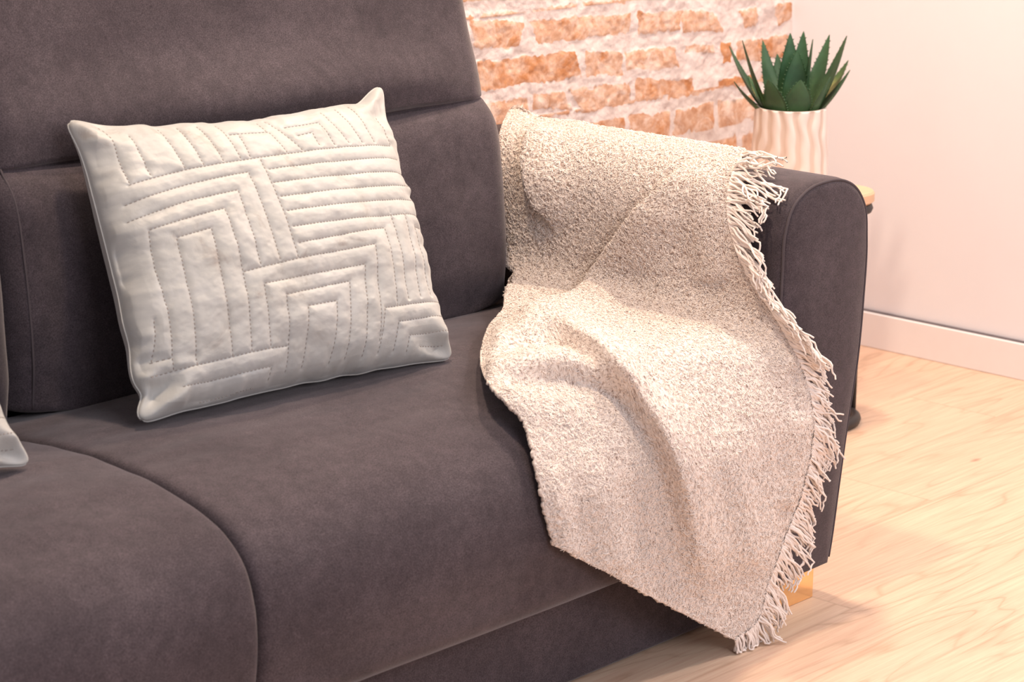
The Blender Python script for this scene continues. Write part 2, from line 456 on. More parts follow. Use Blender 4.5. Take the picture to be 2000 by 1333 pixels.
def build_brick_wall():
    # bricks seen in the photograph (corner quads), the rest laid in running courses
    def q(*p):   # crop pixels -> wall plane x,z
        P = np.array(p, float).reshape(-1, 2)
        W = on(P[:, 0]/2.941+880, P[:, 1]/2.941, 1, WY)
        return W[:, [0, 2]]
    quads = [
        (q(100, -40, 440, -60, 440, 18, 100, 28), .05), (q(470, -60, 1010, -80, 1000, 5, 600, 12), .0),
        (q(110, 118, 420, 128, 380, 268, 150, 280), .3), (q(465, 118, 1022, 84, 1026, 188, 500, 248), .22),
        (q(1078, 75, 1328, 72, 1312, 178, 1085, 200), .28), (q(1330, 66, 1510, 60, 1565, 182, 1332, 190), .1),
        (q(1650, 60, 1770, 50, 1760, 140, 1690, 150), .25), (q(1860, 30, 1950, 20, 1950, 110, 1880, 150), .35),
        (q(150, 362, 705, 296, 738, 436, 170, 508), .55), (q(765, 308, 985, 300, 985, 430, 775, 440), .2),
        (q(1000, 298, 1290, 275, 1310, 385, 1010, 405), .0), (q(1345, 275, 1510, 262, 1512, 300, 1345, 300), -.2),
        (q(1552, 245, 1605, 240, 1602, 345, 1560, 360), .85), (q(1640, 235, 1942, 210, 1940, 330, 1640, 350), .4),
        (q(470, 545, 640, 525, 690, 632, 475, 620), -.05), (q(682, 520, 1028, 480, 1030, 600, 770, 642), .08),
        (q(1062, 462, 1390, 450, 1388, 575, 1060, 598), .42), (q(1440, 520, 1482, 515, 1480, 556, 1440, 558), .5),
        (q(1528, 478, 1735, 425, 1735, 540, 1530, 572), .85), (q(1780, 440, 1945, 400, 1945, 520, 1780, 540), .5),
        (q(800, 712, 1038, 690, 1040, 820, 800, 850), -.05), (q(1046, 662, 1312, 640, 1312, 790, 1046, 810), .0),
        (q(1325, 668, 1392, 655, 1375, 775, 1320, 775), .55), (q(1425, 610, 1490, 608, 1488, 662, 1425, 668), .35),
        (q(1538, 615, 1730, 585, 1735, 690, 1540, 702), .9), (q(1535, 765, 1720, 755, 1725, 860, 1535, 880), .5),
        (q(190, 590, 430, 560, 440, 690, 200, 720), -.1),
    ]
    # fine patch for the seen zone, coarser grid elsewhere
    xs = np.unique(np.r_[np.arange(-2.4, .15, .012), np.arange(.15, WX+.001, .0024), WX])
    zs = np.unique(np.r_[np.arange(0, .5, .012), np.arange(.5, .76, .0024), np.arange(.76, 2.6, .012), 2.6])
    X, Z = np.meshgrid(xs, zs, indexing='ij')
    sd = np.full(X.shape, 1.0); tone = np.zeros(X.shape)
    wx = X+.008*fbm(X*28, Z*28, 0, 3)+.003*noise(X*150, Z*150, 0, 5)
    wz = Z+.007*fbm(X*22, Z*22, 0, 9)+.003*noise(X*150, Z*150, 0, 6)
    def poly_sd(P):
        n = len(P); d = np.full(X.shape, 1e9); s = np.full(X.shape, -1e9)
        area2 = sum(P[i][0]*P[(i+1) % n][1]-P[(i+1) % n][0]*P[i][1] for i in range(n))
        for i in range(n):
            a, b = P[i], P[(i+1) % n]
            dd, _ = seg_dist(wx, wz, a, b); d = np.minimum(d, dd)
            cr = ((b[0]-a[0])*(wz-a[1])-(b[1]-a[1])*(wx-a[0]))*(-1 if area2 > 0 else 1)
            s = np.maximum(s, cr)
        return np.where(s > 0, d, -d)
    for P, t in quads:
        d = poly_sd(P)-.0012
        tone = np.where(d < sd, t, tone); sd = np.minimum(sd, d)
    seen = (X > .25) & (Z > .535) & (Z < .725)
    # running courses outside the seen zone
    CH, CL = .0755, .27
    row = np.floor((wz+.012)/CH); fz = (wz+.012)/CH-row
    xo = wx+_hash(row, row*0, row*0, 4)*CL
    cx = np.floor(xo/CL); fx = xo/CL-cx
    half = _hash(cx, row, row*0, 8) > .6
    fx2 = np.where(half, (fx*2) % 1, fx); L2 = np.where(half, CL/2, CL)
    dg = np.maximum(np.abs(fz-.5)*CH-(CH/2-.012), np.abs(fx2-.5)*L2-(L2/2-.008))
    tg = _hash(cx, row, row*0+half, 11)*.8-.15
    sd = np.where(seen, sd, dg); tone = np.where(seen, tone, tg)
    mask = sstep(.004, -.004, sd)
    h = .0032*sstep(.005, -.005, sd)*(.5+.9*fbm(X*18, Z*18, 0, 21)) + .005*fbm(X*16, Z*22, 0, 31)*(1-.6*mask)+.0026*fbm(X*60, Z*75, 0, 33)
    h = h*sstep(WX, WX-.03, X)
    V = np.stack([X, WY-h, Z], -1)
    o = mesh_obj('wall_back', V, grid_faces(len(xs), len(zs)), mat_brick())
    attr(o, 'brick', mask); attr(o, 'tone', tone)
    attr(o, 'crack', np.exp(-((sd-.0008)/.0016)**2)*sstep(.25, .6, fbm(X*40, Z*40, 0, 51)))
    tag(o, kind='structure')
    # the solid wall body behind the brick face
    V2, F2 = box_arrays(-2.4, WX, WY+.012, WY+.15, 0, 2.6)
    return o
build_brick_wall()

# ------------------------------------------------------------------ sofa
sofa = empty('sofa', (-1.08, .4, 0), 'dark grey-brown velvet sofa with rounded arms and brass block feet, against the brick wall', 'sofa')
SX0, SXM, SX1 = -2.06, -1.08, -.108      # seat: left end, middle seam, right end
def arm_profile(n=160):
    pts = [(-.112, .045), (-.112, .20), (-.110, .38), (-.108, .50), (-.105, .555), (-.088, .592), (-.055, .612), (-.01, .6185), (.03, .615),
           (.065, .598), (.088, .568), (.096, .52), (.095, .43), (.088, .345), (.070, .25), (.055, .157), (.042, .074), (.036, .045)]
    return interp_curve(pts, np.linspace(0, 1, n))
def build_arm(x_off, mirror):
    pr = arm_profile()
    n = len(pr)
    ys = np.r_[0.0, .001, .003, .006, .010, .016, np.linspace(.04, .60, 15), .640, .650, .655]
    c = pr.mean(0)
    loops = []
    def inset(p, d):
        t = np.gradient(p, axis=0); t /= np.linalg.norm(t, axis=1)[:, None]
        nrm = np.stack([t[:, 1], -t[:, 0]], -1)
        q_ = p+nrm*d*1.0
        return q_
    for y in ys:
        d = 0
        if y < .016: d = .012*(1-math.sqrt(max(0, 1-((.016-y)/.016)**2)))
        if y > .64: d = (y-.64)*.8
        p = inset(pr, d)
        p[:, 1] = np.maximum(p[:, 1], .045)
        loops.append(np.stack([p[:, 0], np.full(n, y), p[:, 1]], -1))
    # softly puffed front panel, as shrinking rings
    front = []
    base = inset(pr, .012)
    for s, dy in ((.97, -.0006), (.9, -.0025), (.75, -.0045), (.5, -.006), (.2, -.0065), (.02, -.0065)):
        p = c+(base-c)*s
        p[:, 1] = np.maximum(p[:, 1], .045)
        front.append(np.stack([p[:, 0], np.full(n, dy), p[:, 1]], -1))
    back = [np.stack([(c+(base-c)*s)[:, 0], np.full(n, .656), np.maximum((c+(base-c)*s)[:, 1], .045)], -1) for s in (.5, .02)]
    L = np.array(front[::-1]+loops+back)
    V = L.reshape(-1, 3)
    I, J = np.meshgrid(np.arange(len(L)-1), np.arange(n), indexing='ij')
    a = I*n+J; b = I*n+(J+1) % n
    Fc = np.stack([a, b, b+n, a+n], -1).reshape(-1, 4)
    V = V.copy()
    wob = .0015*fbm(V[:, 0]*9, V[:, 1]*9, V[:, 2]*9, 41)
    V[:, 0] += wob; V[:, 1] += np.where(V[:, 1] < .02, wob, 0)
    if mirror:
        V[:, 0] = -V[:, 0]; Fc = Fc[:, ::-1].copy()
    V[:, 0] += x_off
    o = reparent(mesh_obj('armrest', V, Fc, VELVET), sofa)
    # welt where the front panel is sewn in
    p = inset(pr, .0035)
    P = np.stack([p[:, 0], np.full(n, .0035), p[:, 1]], -1)[1:-1]
    if mirror: P[:, 0] = -P[:, 0]
    P[:, 0] += x_off
    s = tube('piping', P, .0022, PIPING, None, 6)
    s.parent = o; s.matrix_parent_inverse = Matrix.Identity(4)
    return o
build_arm(0, False)
build_arm(SX0+SX1, True)

SEATP = [(.02, .148), (-.004, .146), (-.020, .158), (-.030, .20), (-.036, .25), (-.033, .292), (-.018, .333), (.018, .366), (.065, .384), (.13, .396),
         (.22, .403), (.32, .400), (.42, .390), (.52, .378)]
def build_seat(x0, x1):
    nP = 150; t = np.linspace(0, 1, nP)
    pr = interp_curve(SEATP, t)
    tg = np.gradient(pr, axis=0); tg /= np.linalg.norm(tg, axis=1)[:, None]
    nr = np.stack([-tg[:, 1], tg[:, 0]], -1)
    nX = 160
    s = np.linspace(-1, 1, nX)
    s = np.sign(s)*(1-(1-np.abs(s))**1.8)
    xs = (x0+x1)/2+(x1-x0)/2*s
    edge = np.minimum(xs-x0, x1-xs)
    puff = -.010*np.exp(-edge/.0035)-.0025*np.exp(-edge/.03)+.007*(1-s**2)
    mask = sstep(0, .10, t)*sstep(1, .9, t)
    X = xs[:, None]+0*t[None]
    wr_ = .0028*fbm(X*4, pr[None, :, 0]*7+pr[None, :, 1]*7, 0, 61)+.0012*noise(X*9+pr[None, :, 0]*14, pr[None, :, 0]*26-X*5, 0, 63)
    D = puff[:, None]*mask[None]+wr_*mask[None]
    V = np.stack([X, pr[None, :, 0]+nr[None, :, 0]*D, pr[None, :, 1]+nr[None, :, 1]*D], -1)
    # close underneath
    low = np.stack([X[:, :1], X[:, :1]*0+.52, X[:, :1]*0+.15], -1)
    V = np.concatenate([V, low, V[:, :1]], 1)
    nP += 2
    Fc = [tuple(f) for f in grid_faces(nX, nP, flip=True)]
    Fc.append(tuple(range(nP))); Fc.append(tuple(range((nX-1)*nP, nX*nP))[::-1])
    return reparent(mesh_obj('seat_cushion', V.reshape(-1, 3), Fc, VELVET), sofa)
build_seat(SXM+.0005, SX1-.001)
build_seat(SX0+.004, SXM-.0005)

def build_back(x0, x1, fwd=0.0):
    # horizontal super-elliptic slices; front face y profile in height
    zz = [.40, .45, .50, .56, .62, .655, .675, .688, .693, .700, .72, .77, .83, .95, 1.02]
    yf = [.458, .452, .453, .458, .466, .473, .485, .500, .507, .505, .511, .528, .544, .570, .59]
    yf = [q_-fwd for q_ in yf]
    n = 170
    zs = np.unique(np.r_[np.linspace(.40, .675, 50), np.linspace(.675, .73, 50), np.linspace(.73, 1.0, 40)])
    pr = np.interp(zs, zz, yf)
    zu = np.linspace(.38, 1.04, 661); pu = np.interp(zu, zz, yf)
    k = np.hanning(41); k /= k.sum(); pu = np.convolve(np.pad(pu, 20, 'edge'), k, 'valid'); pr = np.interp(zs, zu, pu)+.004*np.exp(-((zs-.692)/.0025)**2)
    ang = np.linspace(0, 2*np.pi, 360, endpoint=False)
    loops = []
    for z, y in zip(zs, pr):
        # the right end steps in above the seam
        e = np.interp(z, [.40, .60, .64, .665, .69, .72, .80, .95], [.0, .0, .006, .018, .034, .036, .042, .058])
        hw = (x1-x0)/2-e; xc = (x0+x1)/2
        yb = .70; hd = (yb-y)/2; yc = (yb+y)/2
        nn = 7.0
        break
        cx, cy = np.cos(ang), np.sin(ang)
        rr = (np.abs(cx)**nn+np.abs(cy)**nn)**(-1/nn)
        # square the depth rounding to a real radius, not one that scales with width
        px_, py_ = cx*rr, cy*rr
        X = xc+hw*np.sign(px_)*np.abs(px_)**.35 if False else xc+hw*px_
        Rr = .06
        dx = np.minimum(hw-np.abs(X-xc), Rr)
        Y = np.where(py_ < 0, y+Rr-np.sqrt(np.maximum(0, Rr**2-(Rr-dx)**2)), yb)
        loops.append((X, Y, np.full_like(X, z)))
    # explicit outline instead: front face left->right then back
    m_front = 220
    s = np.linspace(-1, 1, m_front); s = np.sign(s)*(1-(1-np.abs(s))**2.2)
    V = []
    for (z, y) in zip(zs, pr):
        e = 0.0
        hw = (x1-x0)/2-e; xc = (x0+x1)/2
        X = xc+hw*s
        Rr = .05; dx = np.minimum(hw-np.abs(X-xc), Rr)
        rnd = Rr-np.sqrt(np.maximum(0, Rr**2-(Rr-dx)**2))
        belly = .006*(1-(np.abs(s))**3)*np.sin(np.clip((z-.40)/(.29), 0, 1)*np.pi) if z < .692 else .010*(1-np.abs(s)**3)*np.sin(np.clip((z-.69)/.35, 0, 1)*np.pi)
        away = 1-np.exp(-(hw*(1-np.abs(s)))/.16)
        over = .036*away*np.exp(-((z-.745)/.045)**2)*(1 if z > .70 else max(0, 1-(.70-z)/.009)**.5) 
        Y = y+rnd-belly-over+.012*away*np.exp(-((z-.689)/.007)**2)
        w = .0035*fbm(X*5, z*6, 0, 71)+.0016*noise(X*16, z*20, 0, 72)
        Y = Y+w
        back = [(X[-1], .70, z), (xc, .70, z), (X[0], .70, z)]
        V.append(np.concatenate([np.stack([X, Y, np.full_like(X, z)], -1), np.array(back)]))
    V = np.array(V); n = V.shape[1]
    # close top and bottom with shrinking caps
    def cap(row, dz):
        c = row.mean(0); out = []
        for k_, (s_, q_) in enumerate(((.97, .35), (.9, .6), (.7, .85), (.35, 1.0), (.02, 1.0))):
            r2 = c+(row-c)*s_; r2[:, 2] = row[:, 2]+dz*q_
            out.append(r2)
        return np.array(out)
    V = np.concatenate([cap(V[0], -.018)[::-1], V, cap(V[-1], .05)])
    I, J = np.meshgrid(np.arange(len(V)-1), np.arange(n), indexing='ij')
    a = I*n+J; b = I*n+(J+1) % n
    Fc = np.stack([a, b, b+n, a+n], -1).reshape(-1, 4)
    o = reparent(mesh_obj('back_cushion', V.reshape(-1, 3), Fc, VELVET), sofa)
    # vertical welt near the inner end of the cushion
    for xs_ in ((x0+.026, x1-.030)):
        P = []
        for z in np.linspace(.40, 1.0, 70):
            e = 0.0
            ee = e if xs_ < (x0+x1)/2 else -e
            xx = xs_+ee
            i = np.argmin(np.abs(zs-z))
            hw = (x1-x0)/2-e; xc = (x0+x1)/2; dx = min(hw-abs(xx-xc), .05)
            y = np.interp(z, zs, pr)+.05-math.sqrt(max(0, .05**2-(.05-dx)**2))
            P.append((xx, y+.0005, z))
        if xs_ < (x0+x1)/2:
            s2 = tube('piping', P, .0018, PIPING, None, 6)
            s2.parent = o; s2.matrix_parent_inverse = Matrix.Identity(4)
    return o
BX1 = -.150
build_back(-1.044, BX1)
build_back(SX0+.03, -1.052, fwd=.022)
box('base', SX0+.01, SX1, .035, .70, .004, .146, VELVET, .008, sofa)
box('back_frame', SX0+.06, SX1-.10, .60, .80, .146, .60, VELVET, .02, sofa)
for x0 in (-.155, SX0+SX1+.0):
    for y0 in (.004, .57):
        xa = x0 if x0 > -1 else x0
        box('leg', xa, xa+.155, y0, y0+.07, 0, .047, GOLD, .0015, sofa)

# ------------------------------------------------------------------ throw blanket
def sd_round_box(p, lo, hi, r):
    c = (np.array(lo)+np.array(hi))/2; h = (np.array(hi)-np.array(lo))/2-r
    q_ = np.abs(p-c)-h
    return np.linalg.norm(np.maximum(q_, 0), axis=-1)+np.minimum(q_.max(-1), 0)-r
def sd_arm(p):
    # cross-section rounded strongly, front edge lightly
    x, y, z = p[..., 0], p[..., 1], p[..., 2]
    r = .078
    qx = np.abs(x+.008)-(.102-r); qz = np.abs(z-.10)-(.5195-r)
    d2 = np.hypot(np.maximum(qx, 0), np.maximum(qz, 0))+np.minimum(np.maximum(qx, qz), 0)-r
    rf = .012
    w0 = d2+rf; w1 = np.abs(y-.6)-.607+rf
    return np.hypot(np.maximum(w0, 0), np.maximum(w1, 0))+np.minimum(np.maximum(w0, w1), 0)-rf
def sd_seat(p):
    y, z = p[..., 1], p[..., 2]; r = .13
    qy = np.abs(y-.55)-(.588-r); qz = np.abs(z-.0)-(.414-r)
    d2 = np.hypot(np.maximum(qy, 0), np.maximum(qz, 0))+np.minimum(np.maximum(qy, qz), 0)-r
    qx = np.abs(p[..., 0]+1.1)-(1.0)
    return np.maximum(d2, qx)
def sd_all(p):
    a, b = sd_arm(p), sd_seat(p); k = .045
    h = np.clip(.5+.5*(b-a)/k, 0, 1)
    return b*(1-h)+a*h-k*h*(1-h)
def sd_grad(p, e=1e-4):
    g = np.stack([sd_all(p+np.eye(3)[i]*e)-sd_all(p-np.eye(3)[i]*e) for i in range(3)], -1)
    return g/(np.linalg.norm(g, axis=-1, keepdims=True)+1e-9)
def drape(px, py, off):
    d = px_dir(px, py); d = d/np.linalg.norm(d, axis=-1, keepdims=True)
    t = np.full(px.shape, 2.6); best = np.full(px.shape, 9.0); bt = t.copy()
    for _ in range(90):
        p = CAM+d*t[..., None]
        s = sd_all(p)-off
        m = s < best; best = np.where(m, s, best); bt = np.where(m, t, bt)
        t = t+np.maximum(s, 0)*.8
        t = np.minimum(t, 5)
    p = CAM+d*bt[..., None]
    for _ in range(4):
        p = p-sd_grad(p)*(sd_all(p)-off)[..., None]
    return p
LEFT = [(992, 212), (977, 250), (977, 330), (981, 450), (984, 560), (982, 602), (955, 640), (938, 688), (948, 745), (985, 790), (1020, 822), (1042, 890), (1056, 960), (1068, 1020), (1078, 1066)]
RIGHT = [(1452, 300), (1432, 345), (1425, 420), (1443, 490), (1478, 560), (1522, 625), (1553, 690), (1580, 755), (1590, 830), (1577, 920), (1552, 1005), (1522, 1080), (1500, 1150), (1480, 1215), (1436, 1252)]
OFF = .015
def ridge(PX, PY, pts, w, h, skew=0.0, ends=(.12, .12)):
    d, t = poly_dist(PX, PY, pts)
    ta = sstep(0, ends[0], t) if ends[0] else 1.0
    tb = sstep(1, 1-ends[1], t) if ends[1] else 1.0
    hh = np.interp(t, np.linspace(0, 1, len(h)), h) if isinstance(h, (list, tuple)) else h
    ww = np.interp(t, np.linspace(0, 1, len(w)), w) if isinstance(w, (list, tuple)) else w
    if skew:
        # sign of side
        P = np.array(pts, float)
        n = len(P)-1; i = np.clip((t*n).astype(int), 0, n-1)
        a = P[i]; b = P[i+1]
        side = np.sign((b[..., 0]-a[..., 0])*(PY-a[..., 1])-(b[..., 1]-a[..., 1])*(PX-a[..., 0]))
        ww = ww*np.where(side > 0, 1-skew, 1+skew)
    return hh*np.exp(-(d/ww)**2)*ta*tb
def proj_px(p):
    q_ = p-CAM; z = q_@FW
    return np.stack([1000+F_PX*(q_@RT)/z, 666.5-F_PX*(q_@UP)/z], -1)
def crest_base(pts, hs):
    """where on the flat cloth a crest has to start so that its raised line falls where the photo has it"""
    P = interp_curve(pts, np.linspace(0, 1, 26)); H = np.interp(np.linspace(0, 1, 26), np.linspace(0, 1, len(hs)), hs)
    Q = P.copy()
    for _ in range(6):
        b = drape(Q[:, 0], Q[:, 1], OFF); g = sd_grad(b)
        Q = Q+.7*(P-proj_px(b+g*H[:, None]))
    return Q, H
def fold(PX, PY, key, pts, hs, wr_, wl, valley=0.0, ends=(.05, .15)):
    """a pushed-up fold: long slope on the right of its line, steep drop on the left (below)"""
    if key not in _crest: _crest[key] = crest_base(pts, hs)
    Q, H = _crest[key]
    d, t = poly_dist(PX, PY, Q)
    n = len(Q)-1; i = np.clip((t*n).astype(int), 0, n-1)
    a = Q[i]; b = Q[i+1]
    side = (b[..., 0]-a[..., 0])*(PY-a[..., 1])-(b[..., 1]-a[..., 1])*(PX-a[..., 0])
    h = np.interp(t, np.linspace(0, 1, len(H)), H)
    tw = np.linspace(0, 1, len(wr_)) ; w = np.interp(t, tw, wr_); l = np.interp(t, np.linspace(0, 1, len(wl)), wl)
    up = np.exp(-(d/w)**2)
    dn = np.exp(-(d/l)**2)-valley*np.exp(-((d-l*1.5)/(l*.8))**2)
    f = np.where(side > 0, dn, up)
    ta = sstep(0, ends[0], t) if ends[0] else 1.0
    tb = sstep(1, 1-ends[1], t) if ends[1] else 1.0
    # the crest leans over its steep side
    P3_ = drape(Q[:, 0], Q[:, 1], OFF)
    tg_ = np.gradient(Q, axis=0); tg_ /= np.linalg.norm(tg_, axis=1)[:, None]
    pr_ = np.stack([-tg_[:, 1], tg_[:, 0]], -1)
    S3 = drape(Q[:, 0]+pr_[:, 0]*6, Q[:, 1]+pr_[:, 1]*6, OFF)-P3_
    S3 /= np.linalg.norm(S3, axis=1)[:, None]+1e-9
    k = t*n; i0 = np.clip(k.astype(int), 0, n-1); fr = (k-i0)[..., None]
    lean = S3[i0]*(1-fr)+S3[i0+1]*fr
    amt = h*.74*ta*tb*np.where(side > 0, np.exp(-(d/l)**2), np.exp(-(d/(w*.55))**2))
    global _shift
    _shift = _shift+lean*amt[..., None]
    return h*f*ta*tb
_shift = 0
_crest = {}
def folds(PX, PY):
    global _shift
    _shift = np.zeros(PX.shape+(3,))
    D = 0
    D = D+fold(PX, PY, 'a', [(938, 668), (985, 642), (1040, 626), (1095, 622), (1150, 645), (1210, 690), (1262, 738), (1310, 800), (1345, 870), (1368, 950), (1385, 1040), (1400, 1130), (1415, 1200)],
                 [.018, .026, .031, .035, .037, .037, .035, .030, .023, .012], [44, 50, 54, 56, 60, 66, 76], [20, 17, 15, 16, 19, 28, 40], .15)
    D = D+fold(PX, PY, 'b', [(940, 705), (1000, 690), (1080, 683), (1140, 690), (1190, 712), (1235, 745), (1270, 790)],
                 [.016, .024, .028, .028, .024, .016, .004], [28, 28, 28, 28], [18, 15, 15, 15], .15, (.05, .2))
    D = D+ridge(PX, PY, [(940, 760), (1010, 790), (1090, 800), (1180, 830)], 30, [.012, .010, .007, .003], 0, (.02, .3))
    D = D+fold(PX, PY, 'c', [(1372, 302), (1310, 360), (1240, 440), (1180, 520), (1110, 590), (1030, 625), (985, 632)],
                 [.008, .014, .018, .020, .018, .016, .010], [44, 50, 56, 50], [17, 16, 17, 16], .1, (.15, .1))
    D = D+fold(PX, PY, 'd', [(1052, 400), (1040, 350), (1034, 300), (1042, 255), (1062, 215)][::-1],
                 [.004, .014, .020, .022, .018], [40, 40, 40], [13, 12, 12], .15, (.25, .0))
    D = D+fold(PX, PY, 'e', [(1000, 196), (1060, 205), (1120, 222), (1160, 245)], [.020, .016, .012, .004], [30, 30], [26, 26], .2, (0, .3))
    D = D+ridge(PX, PY, [(1290, 400), (1285, 500), (1310, 620)], 42, .006)
    D = D+ridge(PX, PY, [(1390, 330), (1375, 450), (1400, 560)], 30, .007)
    D = D+fold(PX, PY, 'f', [(1395, 800), (1430, 880), (1458, 960), (1478, 1060), (1480, 1150)], [.006, .012, .014, .014, .008], [50, 50], [34, 40], .1, (.3, .2))
    D = D+ridge(PX, PY, [(1130, 850), (1160, 960), (1190, 1090)], [30, 38, 44], [.004, .010, .014], 0, (.3, 0))
    D = D+ridge(PX, PY, [(1070, 900), (1085, 970), (1100, 1070)], [20, 24, 26], [.004, .009, .012], 0, (.2, 0))
    D = D+ridge(PX, PY, [(1190, 690), (1330, 705), (1480, 695), (1570, 725)], 34, .009)
    D = D+ridge(PX, PY, [(1560, 800), (1555, 900), (1530, 1000)], 22, .009)
    return D
def blanket_surface(u, v):
    """u 0..1 left->right, v 0..1 top silhouette->bottom hem; returns the base point, normal and photo-plane lookup"""
    Lp = interp_curve(LEFT, v); Rp = interp_curve(RIGHT, v)
    P = Lp*(1-u)[..., None]+Rp*u[..., None]
    PX, PY = P[..., 0], P[..., 1]
    p = drape(PX, PY, OFF)
    # the free-hanging cloth leaves the seat front and falls nearly plumb
    g = sd_grad(p)
    D = folds(PX, PY)
    e = np.minimum(u, 1-u)
    # cloth edge settles on what carries it
    Dm = np.maximum(D, -.003)*(.5+.5*sstep(0, .05, e))
    q_ = p+_shift*(.5+.5*sstep(0, .05, e))[..., None]
    g2 = sd_grad(q_); q_ = q_+g2*((OFF-sd_all(q_)))[..., None]*np.where(np.abs(_shift).sum(-1) > 1e-4, 1, 0)[..., None]
    q_ = q_+g*Dm[..., None]
    q_[..., 0] = np.where(q_[..., 1] > .30, np.maximum(q_[..., 0], -.138-1.3*np.maximum(0, .475-q_[..., 1])), q_[..., 0])
    return q_, g, PX, PY
def build_throw():
    nu, nv = 430, 640
    u = np.linspace(0, 1, nu); v = np.linspace(0, 1, nv)
    U, Vv = np.meshgrid(u, v, indexing='ij')
    P, G, PX, PY = blanket_surface(U, Vv)
    # smooth lightly along the grid to soften ray-cast kinks
    for _ in range(3):
        Q = P.copy(); Q[1:-1, 1:-1] = (P[:-2, 1:-1]+P[2:, 1:-1]+P[1:-1, :-2]+P[1:-1, 2:]+P[1:-1, 1:-1]*2)/6; P = Q
    # part over the top of the arm and down its outer side
    top = P[:, 0]; ne = 120
    ext = np.zeros((nu, ne, 3))
    for i in range(nu):
        y = top[i, 1]; x, z = top[i, 0], top[i, 2]
        xs_ = np.linspace(x, .078, 46); 
        ext_p = []
        a = np.linspace(0, 1, ne)
        X = np.where(a < .45, x+(.06-x)*a/.45, .06+.045*np.sin(np.clip((a-.45)/.2, 0, 1)*np.pi/2))
        Z = np.where(a < .45, z, z-.25*((a-.45)/.55)**1.3)
        ext[i, :, 0] = X; ext[i, :, 1] = y+.09*a*u[i]; ext[i, :, 2] = Z
    e = ext.reshape(-1, 3)
    for _ in range(12):
        e = e-sd_grad(e)*(sd_all(e)-OFF)[:, None]
    ext = e.reshape(nu, ne, 3)
    h0 = ((top-ext[:, 0])*sd_grad(ext[:, 0])).sum(-1)
    ext = ext+sd_grad(ext)*(h0[:, None]*np.exp(-np.linspace(0, 4, ne))[None])[..., None]
    ext = ext+(top-ext[:, 0])[:, None]*np.exp(-np.linspace(0, 12, ne))[None, :, None]
    full = np.concatenate([ext[:, :0:-1], P], 1)
    n2 = full.shape[1]
    # metric uv
    du = np.r_[0, np.cumsum(np.linalg.norm(np.diff(full[:, n2//2], axis=0), axis=1))]
    SU = np.zeros(full.shape[:2]); SV = np.zeros(full.shape[:2])
    SU[1:] = np.cumsum(np.linalg.norm(np.diff(full, axis=0), axis=2), 0)
    SV[:, 1:] = np.cumsum(np.linalg.norm(np.diff(full, axis=1), axis=2), 1)
    SU -= SU.mean(0, keepdims=True)
    # boucle nubs
    tu = np.gradient(full, axis=0); tv = np.gradient(full, axis=1)
    nm = np.cross(tu, tv); nm /= np.linalg.norm(nm, axis=2, keepdims=True)+1e-9
    sgn = np.sign((nm[:, ne:]*G[:, 1:1+nm[:, ne:].shape[1]]).sum(-1).mean()) if False else None
    Gf = sd_grad(full)
    nm *= np.sign((nm*Gf).sum(-1, keepdims=True))
    x3 = full*1.0
    nub = noise(x3[..., 0]*230, x3[..., 1]*230, x3[..., 2]*230, 91)*.0012+noise(x3[..., 0]*420, x3[..., 1]*420, x3[..., 2]*420, 92)*.0007
    # more relief towards the seat side, tighter and thinner on the arm
    full = full+nm*nub[..., None]
    o = mesh_obj('throw_blanket', full.reshape(-1, 3), grid_faces(nu, n2), BOUCLE)
    uvl = o.data.uv_layers.new(name='UVMap')
    vi = np.empty(len(o.data.loops), np.int32); o.data.loops.foreach_get('vertex_index', vi)
    uvs = np.stack([SU.ravel()[vi], SV.ravel()[vi]], -1)
    uvl.data.foreach_set('uv', uvs.ravel().astype(np.float32))
    ow = np.zeros((nu, n2)); ow[:, ne-1:] = sstep(700, 600, PY)*1.0; ow[:, :ne-1] = 1
    attr(o, 'open_weave', ow)
    sm = o.modifiers.new('cloth_thickness', 'SOLIDIFY'); sm.thickness = .005
    # put the thickness towards the sofa
    me = o.data; nn = me.polygons[len(me.polygons)//2].normal
    gi = Gf.reshape(-1, 3)[me.polygons[len(me.polygons)//2].vertices[0]]
    sm.offset = -1 if np.dot(np.array(nn), gi) > 0 else 1
    tag(o, 'cream boucle throw blanket with a fringed edge, draped over the right sofa arm and seat', 'blanket')
    # curled boucle loops standing off the cloth
    rs = np.random.default_rng(12)
    m = 42000; flat = full.reshape(-1, 3); nmf = nm.reshape(-1, 3)
    ok = np.arange(nu*n2).reshape(nu, n2)[3:-3, ne//3:-2].ravel()
    idx = rs.choice(ok, m)
    p0 = flat[idx]; n0 = nmf[idx]
    t1 = rs.normal(size=(m, 3)); t1 -= n0*(t1*n0).sum(1)[:, None]; t1 /= np.linalg.norm(t1, axis=1)[:, None]
    t2 = np.cross(n0, t1)
    Ln = rs.uniform(.003, .0075, m)[:, None]; Hn = rs.uniform(.0004, .0022, m)[:, None]; Cn = rs.uniform(-.0025, .0025, m)[:, None]
    S = np.linspace(0, 1, 6); pts = []
    for q_ in S:
        pts.append(p0+t1*Ln*(q_-.5)+n0*(Hn*math.sin(math.pi*q_)-.0004)+t2*Cn*math.sin(math.pi*q_*1.3))
    C_ = np.stack(pts, 1)
    tg = np.gradient(C_, axis=1); tg /= np.linalg.norm(tg, axis=2, keepdims=True)
    b1 = np.cross(tg, n0[:, None]); b1 /= np.linalg.norm(b1, axis=2, keepdims=True)+1e-9; b2 = np.cross(tg, b1)
    ang = np.array([0, 2.094, 4.189]); r_ = rs.uniform(.00035, .0007, m)[:, None, None, None]
    V = C_[:, :, None]+r_*(np.cos(ang)[None, None, :, None]*b1[:, :, None]+np.sin(ang)[None, None, :, None]*b2[:, :, None])
    i = np.arange(m)[:, None, None]*18; a = np.arange(5)[None, :, None]*3; k = np.arange(3)[None, None, :]
